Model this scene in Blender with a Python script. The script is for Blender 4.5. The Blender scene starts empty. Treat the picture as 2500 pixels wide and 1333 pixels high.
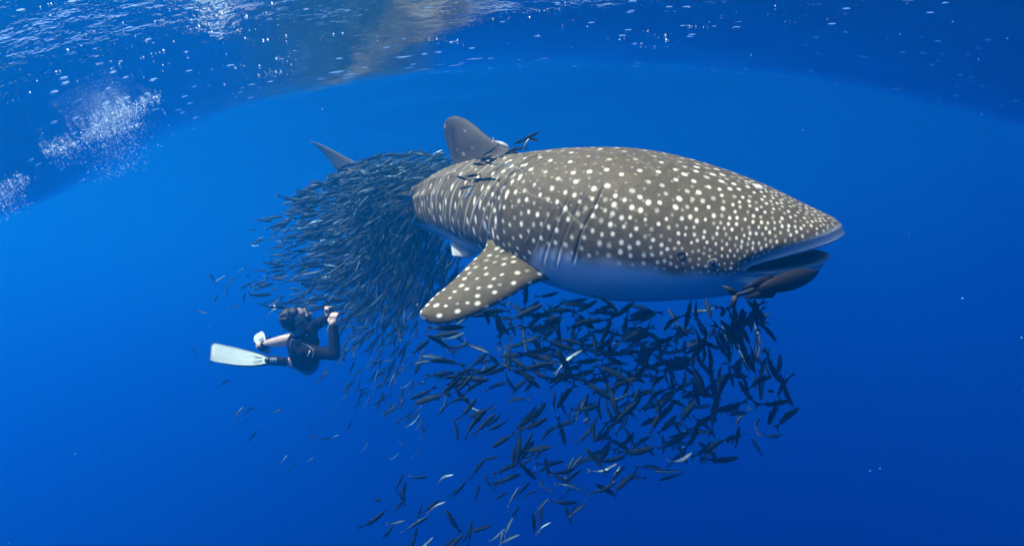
import bpy, bmesh, math, random
import numpy as np
from mathutils import Vector, Matrix

# ------------------------------------------------------------------ camera, world, sun, exposure
scene = bpy.context.scene
col = scene.collection
R = math.radians
rng = np.random.default_rng(11)
random.seed(11)

PITCH, ROLL = -2.0, -6.5
cam_data = bpy.data.cameras.new('camera')
cam_data.sensor_width = 36.0
cam_data.lens = 18.0
cam_data.clip_start = 0.05
cam_data.clip_end = 500.0
cam = bpy.data.objects.new('camera', cam_data)
col.objects.link(cam)
CM = Matrix.Rotation(R(90 + PITCH), 4, 'X') @ Matrix.Rotation(R(ROLL), 4, 'Z')
cam.matrix_world = CM
scene.camera = cam

SUN_EL, SUN_AZ = 64.0, 256.0          # azimuth clockwise from +Y: from the left, a little behind the camera
world = bpy.data.worlds.new('World')
scene.world = world
world.use_nodes = True
wn = world.node_tree
wn.nodes.clear()
wo = wn.nodes.new('ShaderNodeOutputWorld')
wb = wn.nodes.new('ShaderNodeBackground')
ws = wn.nodes.new('ShaderNodeTexSky')
ws.sky_type = 'NISHITA'
ws.sun_disc = False
ws.dust_density = 5.0
ws.sun_elevation = R(SUN_EL)
ws.sun_rotation = R(SUN_AZ)
wb.inputs['Strength'].default_value = 0.15
wn.links.new(ws.outputs[0], wb.inputs[0])
wn.links.new(wb.outputs[0], wo.inputs[0])

sun_data = bpy.data.lights.new('sun', 'SUN')
sun_data.energy = 5.0
sun_data.angle = R(3.0)
sun_data.color = (1.0, 0.87, 0.68)
sun = bpy.data.objects.new('sun', sun_data)
col.objects.link(sun)
sd = Vector((math.sin(R(SUN_AZ)) * math.cos(R(SUN_EL)), math.cos(R(SUN_AZ)) * math.cos(R(SUN_EL)), math.sin(R(SUN_EL))))
sun.rotation_euler = sd.to_track_quat('Z', 'Y').to_euler()
sun.location = sd * 50

scene.view_settings.view_transform = 'Standard'
scene.view_settings.look = 'None'
scene.view_settings.gamma = 1.0
scene.view_settings.exposure = 1.2
scene.view_settings.use_curve_mapping = False
scene.cycles.max_bounces = 10
scene.cycles.volume_bounces = 4
scene.cycles.transparent_max_bounces = 12
scene.cycles.diffuse_bounces = 3
scene.cycles.glossy_bounces = 3
scene.cycles.caustics_reflective = False
scene.cycles.caustics_refractive = False
scene.cycles.use_denoising = True
scene.cycles.use_adaptive_sampling = True
scene.cycles.adaptive_threshold = 0.03
scene.cycles.adaptive_min_samples = 20
scene.cycles.sample_clamp_indirect = 6.0

# ------------------------------------------------------------------ helpers
F = 1250.0
MR = np.array(CM.to_3x3())

def cam_to_world(a):
    """(right, depth, up) in the camera's frame -> world"""
    a = np.asarray(a, float)
    loc = np.stack([a[..., 0], a[..., 2], -a[..., 1]], -1)
    return loc @ MR.T

def at(px, py, d):
    """a point seen at photo pixel px, py standing d metres in front of the camera, camera-aligned frame"""
    return np.array([(px - 1250.0) / F * d, d, -(py - 666.5) / F * d])

def project(w):
    loc = np.asarray(w) @ MR
    d = -loc[..., 2]
    return 1250 + loc[..., 0] / d * F, 666.5 - loc[..., 1] / d * F, d

def smooth(x, a, b):
    t = np.clip((x - a) / (b - a), 0, 1)
    return t * t * (3 - 2 * t)

def spline(xs, ys, x):
    """monotone-ish cubic Hermite through the points"""
    xs = np.asarray(xs, float); ys = np.asarray(ys, float); x = np.asarray(x, float)
    h = np.diff(xs); d = np.diff(ys) / h
    m = np.zeros_like(ys)
    m[1:-1] = (d[:-1] * h[1:] + d[1:] * h[:-1]) / (h[:-1] + h[1:])
    m[0] = d[0]; m[-1] = d[-1]
    i = np.clip(np.searchsorted(xs, x) - 1, 0, len(xs) - 2)
    t = np.clip((x - xs[i]) / h[i], 0, 1)
    return ((2*t**3 - 3*t**2 + 1) * ys[i] + (t**3 - 2*t**2 + t) * h[i] * m[i]
            + (-2*t**3 + 3*t**2) * ys[i+1] + (t**3 - t**2) * h[i] * m[i+1])

def make_mesh(name, verts, quads, smooth_shade=True, attrs=None):
    verts = np.asarray(verts, np.float32)
    me = bpy.data.meshes.new(name)
    faces = [np.asarray(q, np.int32) for q in (quads if isinstance(quads, list) else [quads]) if len(q)]
    nl = sum(f.size for f in faces); nf = sum(len(f) for f in faces)
    me.vertices.add(len(verts)); me.vertices.foreach_set('co', verts.ravel())
    me.loops.add(nl); me.loops.foreach_set('vertex_index', np.concatenate([f.ravel() for f in faces]))
    starts = []; k = 0
    for f in faces:
        starts.append(k + np.arange(len(f)) * f.shape[1]); k += f.size
    me.polygons.add(nf); me.polygons.foreach_set('loop_start', np.concatenate(starts).astype(np.int32))
    me.update(calc_edges=True); me.validate()
    if smooth_shade:
        me.polygons.foreach_set('use_smooth', np.ones(nf, bool))
    for k, v in (attrs or {}).items():
        at_ = me.attributes.new(k, 'FLOAT', 'POINT')
        at_.data.foreach_set('value', np.asarray(v, np.float32).ravel())
    me.update()
    return me

def link(name, me, mat=None, parent=None, loc=None):
    o = bpy.data.objects.new(name, me)
    col.objects.link(o)
    if mat is not None and me is not None and not me.materials:
        me.materials.append(mat)
    if loc is not None:
        o.location = loc
    if parent is not None:
        o.parent = parent
    return o

def tag(o, label=None, cat=None, group=None, kind=None):
    if label: o['label'] = label
    if cat: o['category'] = cat
    if group: o['group'] = group
    if kind: o['kind'] = kind
    return o

def grid_quads(nu, nv, wrap_v=False, off=0):
    u = np.arange(nu - 1)[:, None]
    v = np.arange(nv if wrap_v else nv - 1)[None, :]
    v2 = (v + 1) % nv
    return (off + np.stack([u*nv + v, u*nv + v2, (u+1)*nv + v2, (u+1)*nv + v], -1)).reshape(-1, 4)

def new_mat(name):
    m = bpy.data.materials.new(name); m.use_nodes = True
    nt = m.node_tree
    return m, nt, nt.nodes['Principled BSDF'], nt.nodes['Material Output']

def node(nt, kind, **kw):
    n = nt.nodes.new(kind)
    for k, v in kw.items():
        if k in n.inputs: n.inputs[k].default_value = v
        else: setattr(n, k, v)
    return n

def mixcol(nt, fac, a, b):
    n = nt.nodes.new('ShaderNodeMix'); n.data_type = 'RGBA'
    for sock, v in ((n.inputs[0], fac), (n.inputs[6], a), (n.inputs[7], b)):
        if isinstance(v, bpy.types.NodeSocket): nt.links.new(v, sock)
        elif isinstance(v, (int, float)): sock.default_value = v
        else: sock.default_value = (*v[:3], 1)
    return n.outputs[2]

def math_node(nt, op, a, b=None, clamp=False):
    n = nt.nodes.new('ShaderNodeMath'); n.operation = op; n.use_clamp = clamp
    for i, v in enumerate((a, b)):
        if v is None: continue
        if isinstance(v, bpy.types.NodeSocket): nt.links.new(v, n.inputs[i])
        else: n.inputs[i].default_value = v
    return n.outputs[0]

def noise(nt, scale, detail=3.0, rough=0.55, vec=None, coord='Object'):
    n = node(nt, 'ShaderNodeTexNoise', Scale=scale, Detail=detail, Roughness=rough)
    if vec is None:
        tc = nt.nodes.new('ShaderNodeTexCoord'); vec = tc.outputs[coord]
    nt.links.new(vec, n.inputs['Vector'])
    return n.outputs['Fac']

def ramp(nt, fac, p0, p1, c0=(0, 0, 0), c1=(1, 1, 1)):
    n = nt.nodes.new('ShaderNodeValToRGB')
    n.color_ramp.elements[0].position = p0; n.color_ramp.elements[1].position = p1
    n.color_ramp.elements[0].color = (*c0, 1); n.color_ramp.elements[1].color = (*c1, 1)
    nt.links.new(fac, n.inputs[0])
    return n.outputs[0]

def simple_mat(name, colr, rough=0.5, metallic=0.0, spec=0.4, vary=0.25, scale=14.0):
    m, nt, p, out = new_mat(name)
    n = noise(nt, scale)
    c = mixcol(nt, n, [x * (1 - vary) for x in colr], [min(1, x * (1 + vary)) for x in colr])
    nt.links.new(c, p.inputs['Base Color'])
    p.inputs['Roughness'].default_value = rough
    p.inputs['Metallic'].default_value = metallic
    p.inputs['Specular IOR Level'].default_value = spec
    return m

# ------------------------------------------------------------------ the water: surface seen from below
SURF_D = 4.5
edge_px = [(-700, 640), (-350, 580), (0, 490), (250, 345), (500, 245), (900, 160), (1500, 122), (2000, 150), (2250, 192), (2500, 246), (2850, 345), (3200, 430)]
ew = cam_to_world(np.array([at(x, y, SURF_D) for x, y in edge_px]))

def wave_sum(x, y, lam0, lam1, n, amp, spread, seed):
    r = np.random.default_rng(seed)
    z = np.zeros_like(x)
    for k in range(n):
        lam = lam0 * (lam1 / lam0) ** r.random()
        th = math.pi / 2 + r.normal() * spread
        ph = r.random() * 6.283
        c = (x * math.cos(th) + y * math.sin(th)) * 6.283 / lam + ph
        z += amp * (lam / lam0) * (1 - 1.6 * np.abs(np.sin(c / 2)))
    return z / math.sqrt(n)

def surface_z(x, y):
    base = spline(np.r_[-45, -18, ew[:, 0], 18, 45], np.r_[2.2, 1.6, ew[:, 2], 1.7, 2.2], np.clip(x, -44.9, 44.9))
    # the swell: the trough hangs lowest at about four and a half metres and rises again beyond it
    far = smooth(y, 4.7, 8.5)
    z = base * (1 - far) + far * np.maximum(base + 0.6, 2.6)
    z = z + 0.40 * smooth(np.abs(y - 4.6), 0.0, 3.0)
    fade = 1 - 0.7 * smooth(np.hypot(x, y), 16, 40)
    z = z + fade * wave_sum(x, y, 2.2, 4.0, 7, 0.018, 0.45, 3)
    z = z + fade * wave_sum(x, y, 0.5, 1.3, 16, 0.0044, 0.35, 4)
    z = z + fade * wave_sum(x, y, 0.16, 0.4, 22, 0.0006, 0.6, 5)
    return z

def stretch(lo, f0, f1, hi, fine, n_out):
    t = np.linspace(0, 1, n_out + 1)[1:]
    a = f0 - (f0 - lo) * t[::-1] ** 2.5
    b = f1 + (hi - f1) * t ** 2.5
    return np.r_[a, np.arange(f0, f1, fine), b]

gx = stretch(-90, -7.5, 7.0, 90, 0.032, 70)
gy = stretch(-60, 1.6, 9.0, 90, 0.026, 70)
GX, GY = np.meshgrid(gx, gy, indexing='ij')
GZ = surface_z(GX, GY)
me = make_mesh('water_surface', np.stack([GX, GY, GZ], -1).reshape(-1, 3), grid_quads(len(gx), len(gy))[:, ::-1])
m, nt, p, out = new_mat('water_surface')
nt.nodes.remove(p)
tc = nt.nodes.new('ShaderNodeTexCoord')
mp = nt.nodes.new('ShaderNodeMapping'); mp.inputs['Scale'].default_value = (0.8, 1.9, 1.0)
nt.links.new(tc.outputs['Object'], mp.inputs['Vector'])
n1 = noise(nt, 3.2, 5.0, 0.6, mp.outputs[0])
n2 = noise(nt, 13.0, 3.0, 0.6, mp.outputs[0])
# steep little dimples gathered in streaks: where they tilt past the critical angle the bright sky shows through
vo = node(nt, 'ShaderNodeTexVoronoi', Scale=9.0, Randomness=1.0)
nt.links.new(mp.outputs[0], vo.inputs['Vector'])
sep = nt.nodes.new('ShaderNodeSeparateColor'); nt.links.new(vo.outputs['Color'], sep.inputs[0])
patch = ramp(nt, noise(nt, 0.75, 3.0, 0.6, mp.outputs[0]), 0.50, 0.72)
lim = math_node(nt, 'MULTIPLY', patch, 0.62)
sx = nt.nodes.new('ShaderNodeSeparateXYZ'); nt.links.new(tc.outputs['Object'], sx.inputs[0])
calm = ramp(nt, math_node(nt, 'MULTIPLY', sx.outputs[1], 0.1), 0.50, 0.62, (1, 1, 1), (0, 0, 0))      # smooth water beyond the trough
pickd = math_node(nt, 'LESS_THAN', sep.outputs[0], math_node(nt, 'MULTIPLY', math_node(nt, 'ADD', lim, 0.14), calm))
dim = ramp(nt, vo.outputs['Distance'], 0.06, 0.24, (1, 1, 1), (0, 0, 0))
mp2 = nt.nodes.new('ShaderNodeMapping'); mp2.inputs['Scale'].default_value = (0.45, 2.6, 1.0); mp2.inputs['Location'].default_value = (3.1, 1.7, 0)
nt.links.new(tc.outputs['Object'], mp2.inputs['Vector'])
vo2 = node(nt, 'ShaderNodeTexVoronoi', Scale=6.0, Randomness=1.0)
nt.links.new(mp2.outputs[0], vo2.inputs['Vector'])
sep2 = nt.nodes.new('ShaderNodeSeparateColor'); nt.links.new(vo2.outputs['Color'], sep2.inputs[0])
pick2 = math_node(nt, 'LESS_THAN', sep2.outputs[1], math_node(nt, 'MULTIPLY', ramp(nt, noise(nt, 0.9, 2.0, 0.5, mp2.outputs[0]), 0.56, 0.70), 0.6))
dim2 = ramp(nt, vo2.outputs['Distance'], 0.05, 0.22, (1, 1, 1), (0, 0, 0))
spike = math_node(nt, 'ADD', math_node(nt, 'MULTIPLY', math_node(nt, 'MULTIPLY', dim, pickd), 0.030), math_node(nt, 'MULTIPLY', math_node(nt, 'MULTIPLY', math_node(nt, 'MULTIPLY', dim2, pick2), calm), 0.045))
h = math_node(nt, 'ADD', math_node(nt, 'ADD', math_node(nt, 'MULTIPLY', n1, 0.012), math_node(nt, 'MULTIPLY', n2, 0.0016)), spike)
bp = node(nt, 'ShaderNodeBump', Strength=1.0, Distance=1.0)
nt.links.new(h, bp.inputs['Height'])
fr = node(nt, 'ShaderNodeFresnel', IOR=1.333)
nt.links.new(bp.outputs[0], fr.inputs['Normal'])
tr0 = nt.nodes.new('ShaderNodeBsdfTransparent')
rf = node(nt, 'ShaderNodeBsdfRefraction', Roughness=0.10, IOR=1.333)
nt.links.new(bp.outputs[0], rf.inputs['Normal'])
tr = node(nt, 'ShaderNodeMixShader', Fac=0.10)
nt.links.new(tr0.outputs[0], tr.inputs[1]); nt.links.new(rf.outputs[0], tr.inputs[2])
gl = node(nt, 'ShaderNodeBsdfGlossy', Roughness=0.04)
gl.inputs['Color'].default_value = (0.95, 0.97, 1, 1)
nt.links.new(bp.outputs[0], gl.inputs['Normal'])
mx = nt.nodes.new('ShaderNodeMixShader')
nt.links.new(fr.outputs[0], mx.inputs[0]); nt.links.new(tr.outputs[0], mx.inputs[1]); nt.links.new(gl.outputs[0], mx.inputs[2])
nt.links.new(mx.outputs[0], out.inputs['Surface'])
tag(link('water_surface', me, m), kind='structure')

# ------------------------------------------------------------------ whale shark
# spine stations: photo pixel of the centre, metres in front of the camera, half height above / below the centre, half width, roll
ST = [  # px,   py,   d,    up,   down, width, roll(deg, near side down)
    (2050, 597, 2.598, .105, .150, .445, 13),
    (1960, 592, 2.70, .185, .200, .490, 13),
    (1850, 580, 2.84, .280, .290, .525, 13),
    (1700, 566, 3.05, .395, .390, .560, 12),
    (1550, 552, 3.32, .485, .480, .585, 10),
    (1400, 535, 3.66, .495, .480, .570, 9),
    (1270, 514, 4.05, .435, .430, .500, 7),
    (1150, 498, 4.50, .340, .360, .400, 6),
    (1050, 506, 5.10, .225, .225, .270, 5),
    (985, 512, 5.80, .160, .150, .180, 4),
    (930, 488, 6.40, .110, .110, .125, 3),
    (885, 450, 6.90, .075, .075, .080, 2),
    (858, 424, 7.20, .045, .045, .040, 2),
]
ST = np.array(ST, float)
cpts = np.array([at(a[0], a[1], a[2]) for a in ST])
arc = np.r_[0, np.cumsum(np.linalg.norm(np.diff(cpts, axis=0), axis=1))]
SHARK_L = arc[-1]
NS, NA = 620, 400
# stations: dense on the head where the spots are small
tt = np.linspace(0, 1, NS)
S = SHARK_L * (0.42 * tt + 0.58 * tt ** 2.2)
PHI = np.linspace(0, 2 * np.pi, NA, endpoint=False)

def spine(s):
    c = np.stack([spline(arc, cpts[:, k], s) for k in range(3)], -1)
    e = 0.45
    t = np.stack([spline(arc, cpts[:, k], np.clip(s + e, 0, SHARK_L)) - spline(arc, cpts[:, k], np.clip(s - e, 0, SHARK_L)) for k in range(3)], -1)
    t /= np.linalg.norm(t, axis=-1, keepdims=True)          # points to the tail
    side = np.cross(t, np.array([0, 0, 1.0]))
    side /= np.linalg.norm(side, axis=-1, keepdims=True)
    side = np.where((side[..., 1:2] > 0), -side, side)      # the side that faces the camera
    up = np.cross(side, t); up = np.where(up[..., 2:3] < 0, -up, up)
    r = np.radians(spline(arc, ST[:, 6], s))[..., None]
    side2 = side * np.cos(r) - up * np.sin(r)
    up2 = up * np.cos(r) + side * np.sin(r)
    return c, t, side2, up2

def ring_profile(s):
    u = spline(arc, ST[:, 3], s); d = spline(arc, ST[:, 4], s); w = spline(arc, ST[:, 5], s)
    # blunt rounding of the very front of both jaws
    k = np.sqrt(np.clip(1 - (1 - np.clip(s / 0.06, 0, 1)) ** 2, 0, 1))
    u = u * (0.74 + 0.26 * k); d = d * (0.62 + 0.38 * k); w = w * (0.93 + 0.07 * k)
    return u, d, w

def body_point(s, phi):
    """outer skin in the camera-aligned frame; s and phi broadcast"""
    s, phi = np.broadcast_arrays(np.asarray(s, float), np.asarray(phi, float))
    c, t, side, up = spine(s)
    u, d, w = ring_profile(s)
    cs, sn = np.cos(phi), np.sin(phi)
    nx = 2.0 / (2.25 + 0.25 * smooth(s, 1.6, 0.2))
    q = np.sign(cs) * np.abs(cs) ** nx
    v = np.sign(sn) * np.abs(sn) ** nx
    # belly a little flatter, top a little peaked
    x = w * q * (1 + 0.05 * np.minimum(v, 0))
    z = np.where(v > 0, u * v, d * v)
    f = np.clip(1 - s / 1.7, 0, 1)
    sweep = 0.34 * f ** 1.5 * np.abs(q) ** 2.4              # corners of the broad snout swept back
    jaw = 0.055 * np.clip(1 - s / 0.6, 0, 1) * smooth(-v, 0.0, 0.6)   # lower jaw a little behind the upper
    sag = -0.085 * f ** 2 * q ** 2
    return c + side * x[..., None] + up * (z + sag)[..., None] + t * (sweep + jaw)[..., None]

SS, PP = np.meshgrid(S, PHI, indexing='ij')
outer = body_point(SS, PP)
def ring_normals(P):
    du = np.gradient(P, axis=0)
    dv = (np.roll(P, -1, 1) - np.roll(P, 1, 1))
    n = np.cross(du, dv)
    n /= np.linalg.norm(n, axis=-1, keepdims=True) + 1e-12
    c = P.mean(1, keepdims=True)
    sgn = np.sign(((P - c) * n).sum(-1).mean())
    return n * sgn
shark_n = ring_normals(outer)
# mouth: the skin rolls in over the lips and runs back into the throat
mouth = []
q = np.cos(PHI); v = np.sin(PHI)
c0, t0, sd0, up0 = spine(np.array(0.0))
def mouth_ring(back, wid, hu, hd, flat=1.0):
    qq = np.sign(q) * np.abs(q) ** 0.85; vv = np.sign(v) * np.abs(v) ** 0.85
    x = wid * qq
    z = np.where(vv > 0, hu * vv, hd * vv)
    sweep = 0.34 * np.abs(qq) ** 2.4
    jaw = 0.055 * smooth(-vv, 0, .6)
    sag = -0.085 * qq ** 2
    return c0 + sd0 * x[:, None] + up0 * (z + sag)[:, None] + t0 * (sweep * flat + jaw + back)[:, None]
for back, wid, hu, hd, fl in ((-.010, .412, .056, .084, 1), (-.016, .406, .050, .076, 1), (-.010, .400, .043, .068, 1), (.012, .39, .044, .064, 1), (.05, .375, .05, .070, .97), (.12, .345, .07, .10, .9), (.25, .27, .08, .12, .8), (.45, .18, .07, .10, .6), (.55, .02, .01, .01, .5)):
    mouth.append(mouth_ring(back, wid, hu, hd, fl))
mouth = np.array(mouth)[::-1]
shark_grid = np.concatenate([mouth, outer], 0)
# ---- longitudinal keels and gill slits as real relief
vis_px, vis_py, _ = project(cam_to_world(outer))
facing = (outer * shark_n).sum(-1) < 0
def pick(px, py):
    d = (vis_px - px) ** 2 + (vis_py - py) ** 2
    d = np.where(facing, d, 1e9)
    return np.unravel_index(np.argmin(d), d.shape)

u_, d_, w_ = ring_profile(S)
RL = ((u_ + d_) / 2 + w_) / 2
disp = np.zeros(SS.shape)
for ang, amp, sa in ((66, .016, 1.5), (38, .013, 1.9), (12, .012, 2.4)):
    for a in (math.radians(ang), math.pi - math.radians(ang)):
        e = ((PP - a + np.pi) % (2*np.pi) - np.pi) * RL[:, None] / 0.035
        disp += amp * np.exp(-e * e) * smooth(SS, sa, sa + 0.7)
slit = np.zeros(SS.shape)
slit_px = [[(1476, 452), (1446, 515), (1412, 590), (1398, 648)], [(1432, 466), (1398, 530), (1370, 600), (1356, 655)],
           [(1392, 478), (1358, 545), (1334, 610), (1324, 650)], [(1352, 500), (1322, 560), (1302, 615)], [(1312, 520), (1288, 570), (1272, 600)]]
es = np.gradient(outer, axis=0); es /= np.linalg.norm(es, axis=-1, keepdims=True)
slit_lines = []
for line in slit_px:
    ij = [pick(*p) for p in line]
    ph = [((PHI[j] + np.pi) % (2*np.pi)) - np.pi for _, j in ij]; sv = [S[i] for i, _ in ij]
    o = np.argsort(ph); slit_lines.append((np.array(ph)[o], np.array(sv)[o]))
for k, (ph, sv) in enumerate(slit_lines):
    for mirror in (False, True):
        P_ = ((PP + np.pi) % (2*np.pi)) - np.pi
        if mirror: P_ = ((np.pi - P_ + np.pi) % (2*np.pi)) - np.pi
        s_line = spline(ph, sv, np.clip(P_, ph[0], ph[-1]))
        endf = smooth(P_, ph[0] - .03, ph[0] + .10) * smooth(-P_, -ph[-1] - .03, -ph[-1] + .10)
        x = SS - s_line
        g = np.exp(-(x / .0055) ** 2) * endf * (1, .6, .75, .45, .35)[k]
        slit = np.maximum(slit, g)
        disp += -0.009 * g + 0.003 * endf * np.exp(-((x + .022) / .018) ** 2)     # the flap in front stands a little proud
# slow unevenness of the skin
disp += 0.0015 * np.sin(SS * 7 + 2 * np.sin(PP * 3)) * np.sin(PP * 5 + SS * 3) * smooth(SS, 0.3, 1)
fold = np.exp(-((SS - 1.98) / .05) ** 2) * smooth(-np.abs(np.angle(np.exp(1j * (PP + .35)))), -.45, -.1)
disp -= 0.02 * fold
outer = outer + shark_n * disp[..., None]
shark_n = ring_normals(outer)
shark_grid = np.concatenate([mouth, outer], 0)

# ---- where the spotted back meets the pale belly
PB_S = [0, .25, .5, .8, 1.1, 1.4, 1.7, 1.95, 2.3, 2.8, 3.4, 4.2, 6.5]
PB_A = [-4, -6, -8, -9, -8, -10, -36, -52, -34, -30, -28, -26, -20]
PPs = ((PP + np.pi) % (2*np.pi)) - np.pi
PPm = np.where(np.abs(PPs) > np.pi/2, np.sign(PPs) * np.pi - PPs, PPs)           # both flanks alike
pb = np.radians(spline(PB_S, PB_A, SS))
wob = 0.03 * np.sin(SS * 9 + 1) + 0.02 * np.sin(SS * 21 + 2)
pale = smooth(pb - PPm + wob, -0.07, 0.16)

# ---- the pattern: dots packed on the head, rows of long dots and thin bars on the flank
dS = np.gradient(outer, axis=0); dP = (np.roll(outer, -1, 1) - np.roll(outer, 1, 1)) / 2
area = np.linalg.norm(np.cross(dS, dP), axis=-1)
eS = dS / (np.linalg.norm(dS, axis=-1, keepdims=True) + 1e-9)
eP = dP / (np.linalg.norm(dP, axis=-1, keepdims=True) + 1e-9)
stepS = np.linalg.norm(dS, axis=-1); stepP = np.linalg.norm(dP, axis=-1) + 1e-6
spot = np.zeros(SS.shape)
def stamp(i, j, rs, rp, amp, soft=0.45, tilt=0.0):
    R_ = 1.3 * max(rs, rp)
    ni = int(R_ / max(stepS[i, j], 1e-4)) + 2; nj = min(int(R_ / stepP[i, j]) + 2, NA // 2 - 1)
    ii = np.arange(max(0, i - ni), min(NS, i + ni + 1))[:, None]
    jj = (np.arange(j - nj, j + nj + 1) % NA)[None, :]
    dv = outer[ii, jj] - outer[i, j]
    a = (dv * eS[i, j]).sum(-1); b = (dv * eP[i, j]).sum(-1)
    if tilt: a, b = a * math.cos(tilt) + b * math.sin(tilt), b * math.cos(tilt) - a * math.sin(tilt)
    r = np.sqrt((a / rs) ** 2 + (b / rp) ** 2)
    val = amp * (1 - smooth(r, 1 - soft, 1 + soft * .6))
    spot[ii, jj] = np.maximum(spot[ii, jj], val)

def spacing(i, j):
    s = S[i]; ph = PPm[i, j]
    side_ = np.interp(s, [0, .15, .4, .8, 1.2, 1.6, 2.1], [.021, .024, .031, .047, .058, .064, .07])
    top_ = np.interp(s, [0, .3, .6, .9, 1.2, 1.6, 2.1], [.022, .031, .056, .088, .105, .11, .11])
    k = smooth(np.array(ph), .35, .85)
    return side_ * (1 - k) + top_ * k

def darts(prob, spc, n_try):
    acc = np.zeros((6000, 3)); na = 0; outl = []
    idx = rng.choice(prob.size, n_try, p=(prob / prob.sum()).ravel())
    for f in idx:
        i, j = divmod(int(f), NA)
        d = spc(i, j)
        if na and ((acc[:na] - outer[i, j]) ** 2).sum(1).min() < d * d: continue
        acc[na] = outer[i, j]; na += 1; outl.append((i, j, d))
        if na >= 6000: break
    return outl
mask_h = area * (SS < 2.02) * (PPm > pb - .02) * (1 + 3 * smooth(-SS, -.7, 0)) * (1 - .75 * smooth(PPm, .5, 1))
for i, j, d in darts(mask_h, spacing, 42000):
    r = min(max(.28 * d, .0066), .0150) * rng.uniform(.8, 1.15)
    amp = rng.choice([1.0, .85, .6, .4], p=[.5, .2, .15, .15])
    if PPm[i, j] > .6 and S[i] > .5:
        amp = 1.0 if rng.random() < .75 else .5
        stamp(i, j, r * 1.15, r * .85, amp)
    else:
        stamp(i, j, r, r, amp, .5)
# small pale dots between the large ones on the crown
for i, j, d in darts(area * (SS < 1.9) * (SS > .5) * (PPm > .2), lambda i, j: .055, 5000):
    if spot[i, j] < .1: stamp(i, j, .009, .007, rng.uniform(.2, .45), .6)
# curved hair lines between the dots
def ribbon(s0, p0, ds, dp, wig, wid, amp):
    n = 60; t = np.linspace(0, 1, n); ph0 = rng.uniform(0, 6.28)
    ss = s0 + ds * t + .02 * np.sin(wig * t + ph0); pp = p0 + dp * t + .10 * np.sin(wig * .8 * t + ph0)
    for a, b, tq in zip(ss, pp, t):
        i = int(np.clip(np.searchsorted(S, a), 1, NS - 2)); j = int(round(b / (2*np.pi) * NA)) % NA
        stamp(i, j, wid, wid, amp * min(1, 6 * tq, 6 * (1 - tq)), .6)
for k in range(20):
    s0 = rng.uniform(.75, 1.75); p0 = rng.uniform(.15, 2.4)
    ribbon(s0, p0, rng.uniform(.15, .45), rng.uniform(-.12, .12), rng.uniform(2, 5), rng.uniform(.004, .007), rng.uniform(.10, .2))
# the flank: columns
def col_s(k, ph):
    s0 = 1.86 + .058 * k
    return s0 - .30 * np.sin(ph) * (1 - smooth(s0, 2.0, 3.1)) + .018 * np.sin(3 * ph + k * 1.7)
for k in range(0, 66):
    s0 = 1.86 + .058 * k
    sc = np.interp(s0, [1.9, 3.0, 5.5], [1, .8, .4])
    if k % 2 == 0:
        ph = -0.95 + rng.uniform(0, .2)
        while ph < np.pi + .95:
            s = float(col_s(k, ph))
            phm = ph if ph < np.pi/2 else np.pi - ph
            i = int(np.clip(np.searchsorted(S, s), 1, NS - 2)); j = int(round(ph / (2*np.pi) * NA)) % NA
            if s > 1.7 and (s > 2.02 or spot[i, j] < .2) and phm > np.radians(np.interp(s, PB_S, PB_A)) - .12:
                big = rng.random()
                low = float(smooth(np.array(phm), 1.0, .3))
                stamp(i, j, .0135 * sc * (.7 + .5 * big), .0135 * sc * (.7 + .5 * big) * (1 + 1.5 * low), 1.0 if big > .3 else .6, .4)
            ph += rng.uniform(.09, .15) / max(RL[i] * 1.05, .12)
    if k % 2 == 1 or k % 4 == 0:
        sl = col_s(k, PPm); x = (SS - sl) / (.0075 * sc + .002)
        brk = .5 + .5 * np.sin(PPm * 5 + k * 2.1) * np.sin(PPm * 2.3 + k)
        val = (.55 if k % 2 else .32) * np.exp(-x * x) * brk * smooth(PPm - pb, -.1, .05) * smooth(SS, 1.75, 2.05) * (1 - .7 * smooth(PPm, .9, 1.3))
        spot = np.maximum(spot, val)
spot *= 1 - .97 * smooth(pb - PPm, -.08, .12)
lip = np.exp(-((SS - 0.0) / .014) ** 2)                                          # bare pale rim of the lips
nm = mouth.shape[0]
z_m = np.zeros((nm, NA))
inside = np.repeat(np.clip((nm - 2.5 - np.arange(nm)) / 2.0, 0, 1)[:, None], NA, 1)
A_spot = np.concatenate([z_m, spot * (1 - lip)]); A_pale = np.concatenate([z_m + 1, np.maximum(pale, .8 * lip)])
A_dark = np.concatenate([inside, slit * .9])
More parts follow.
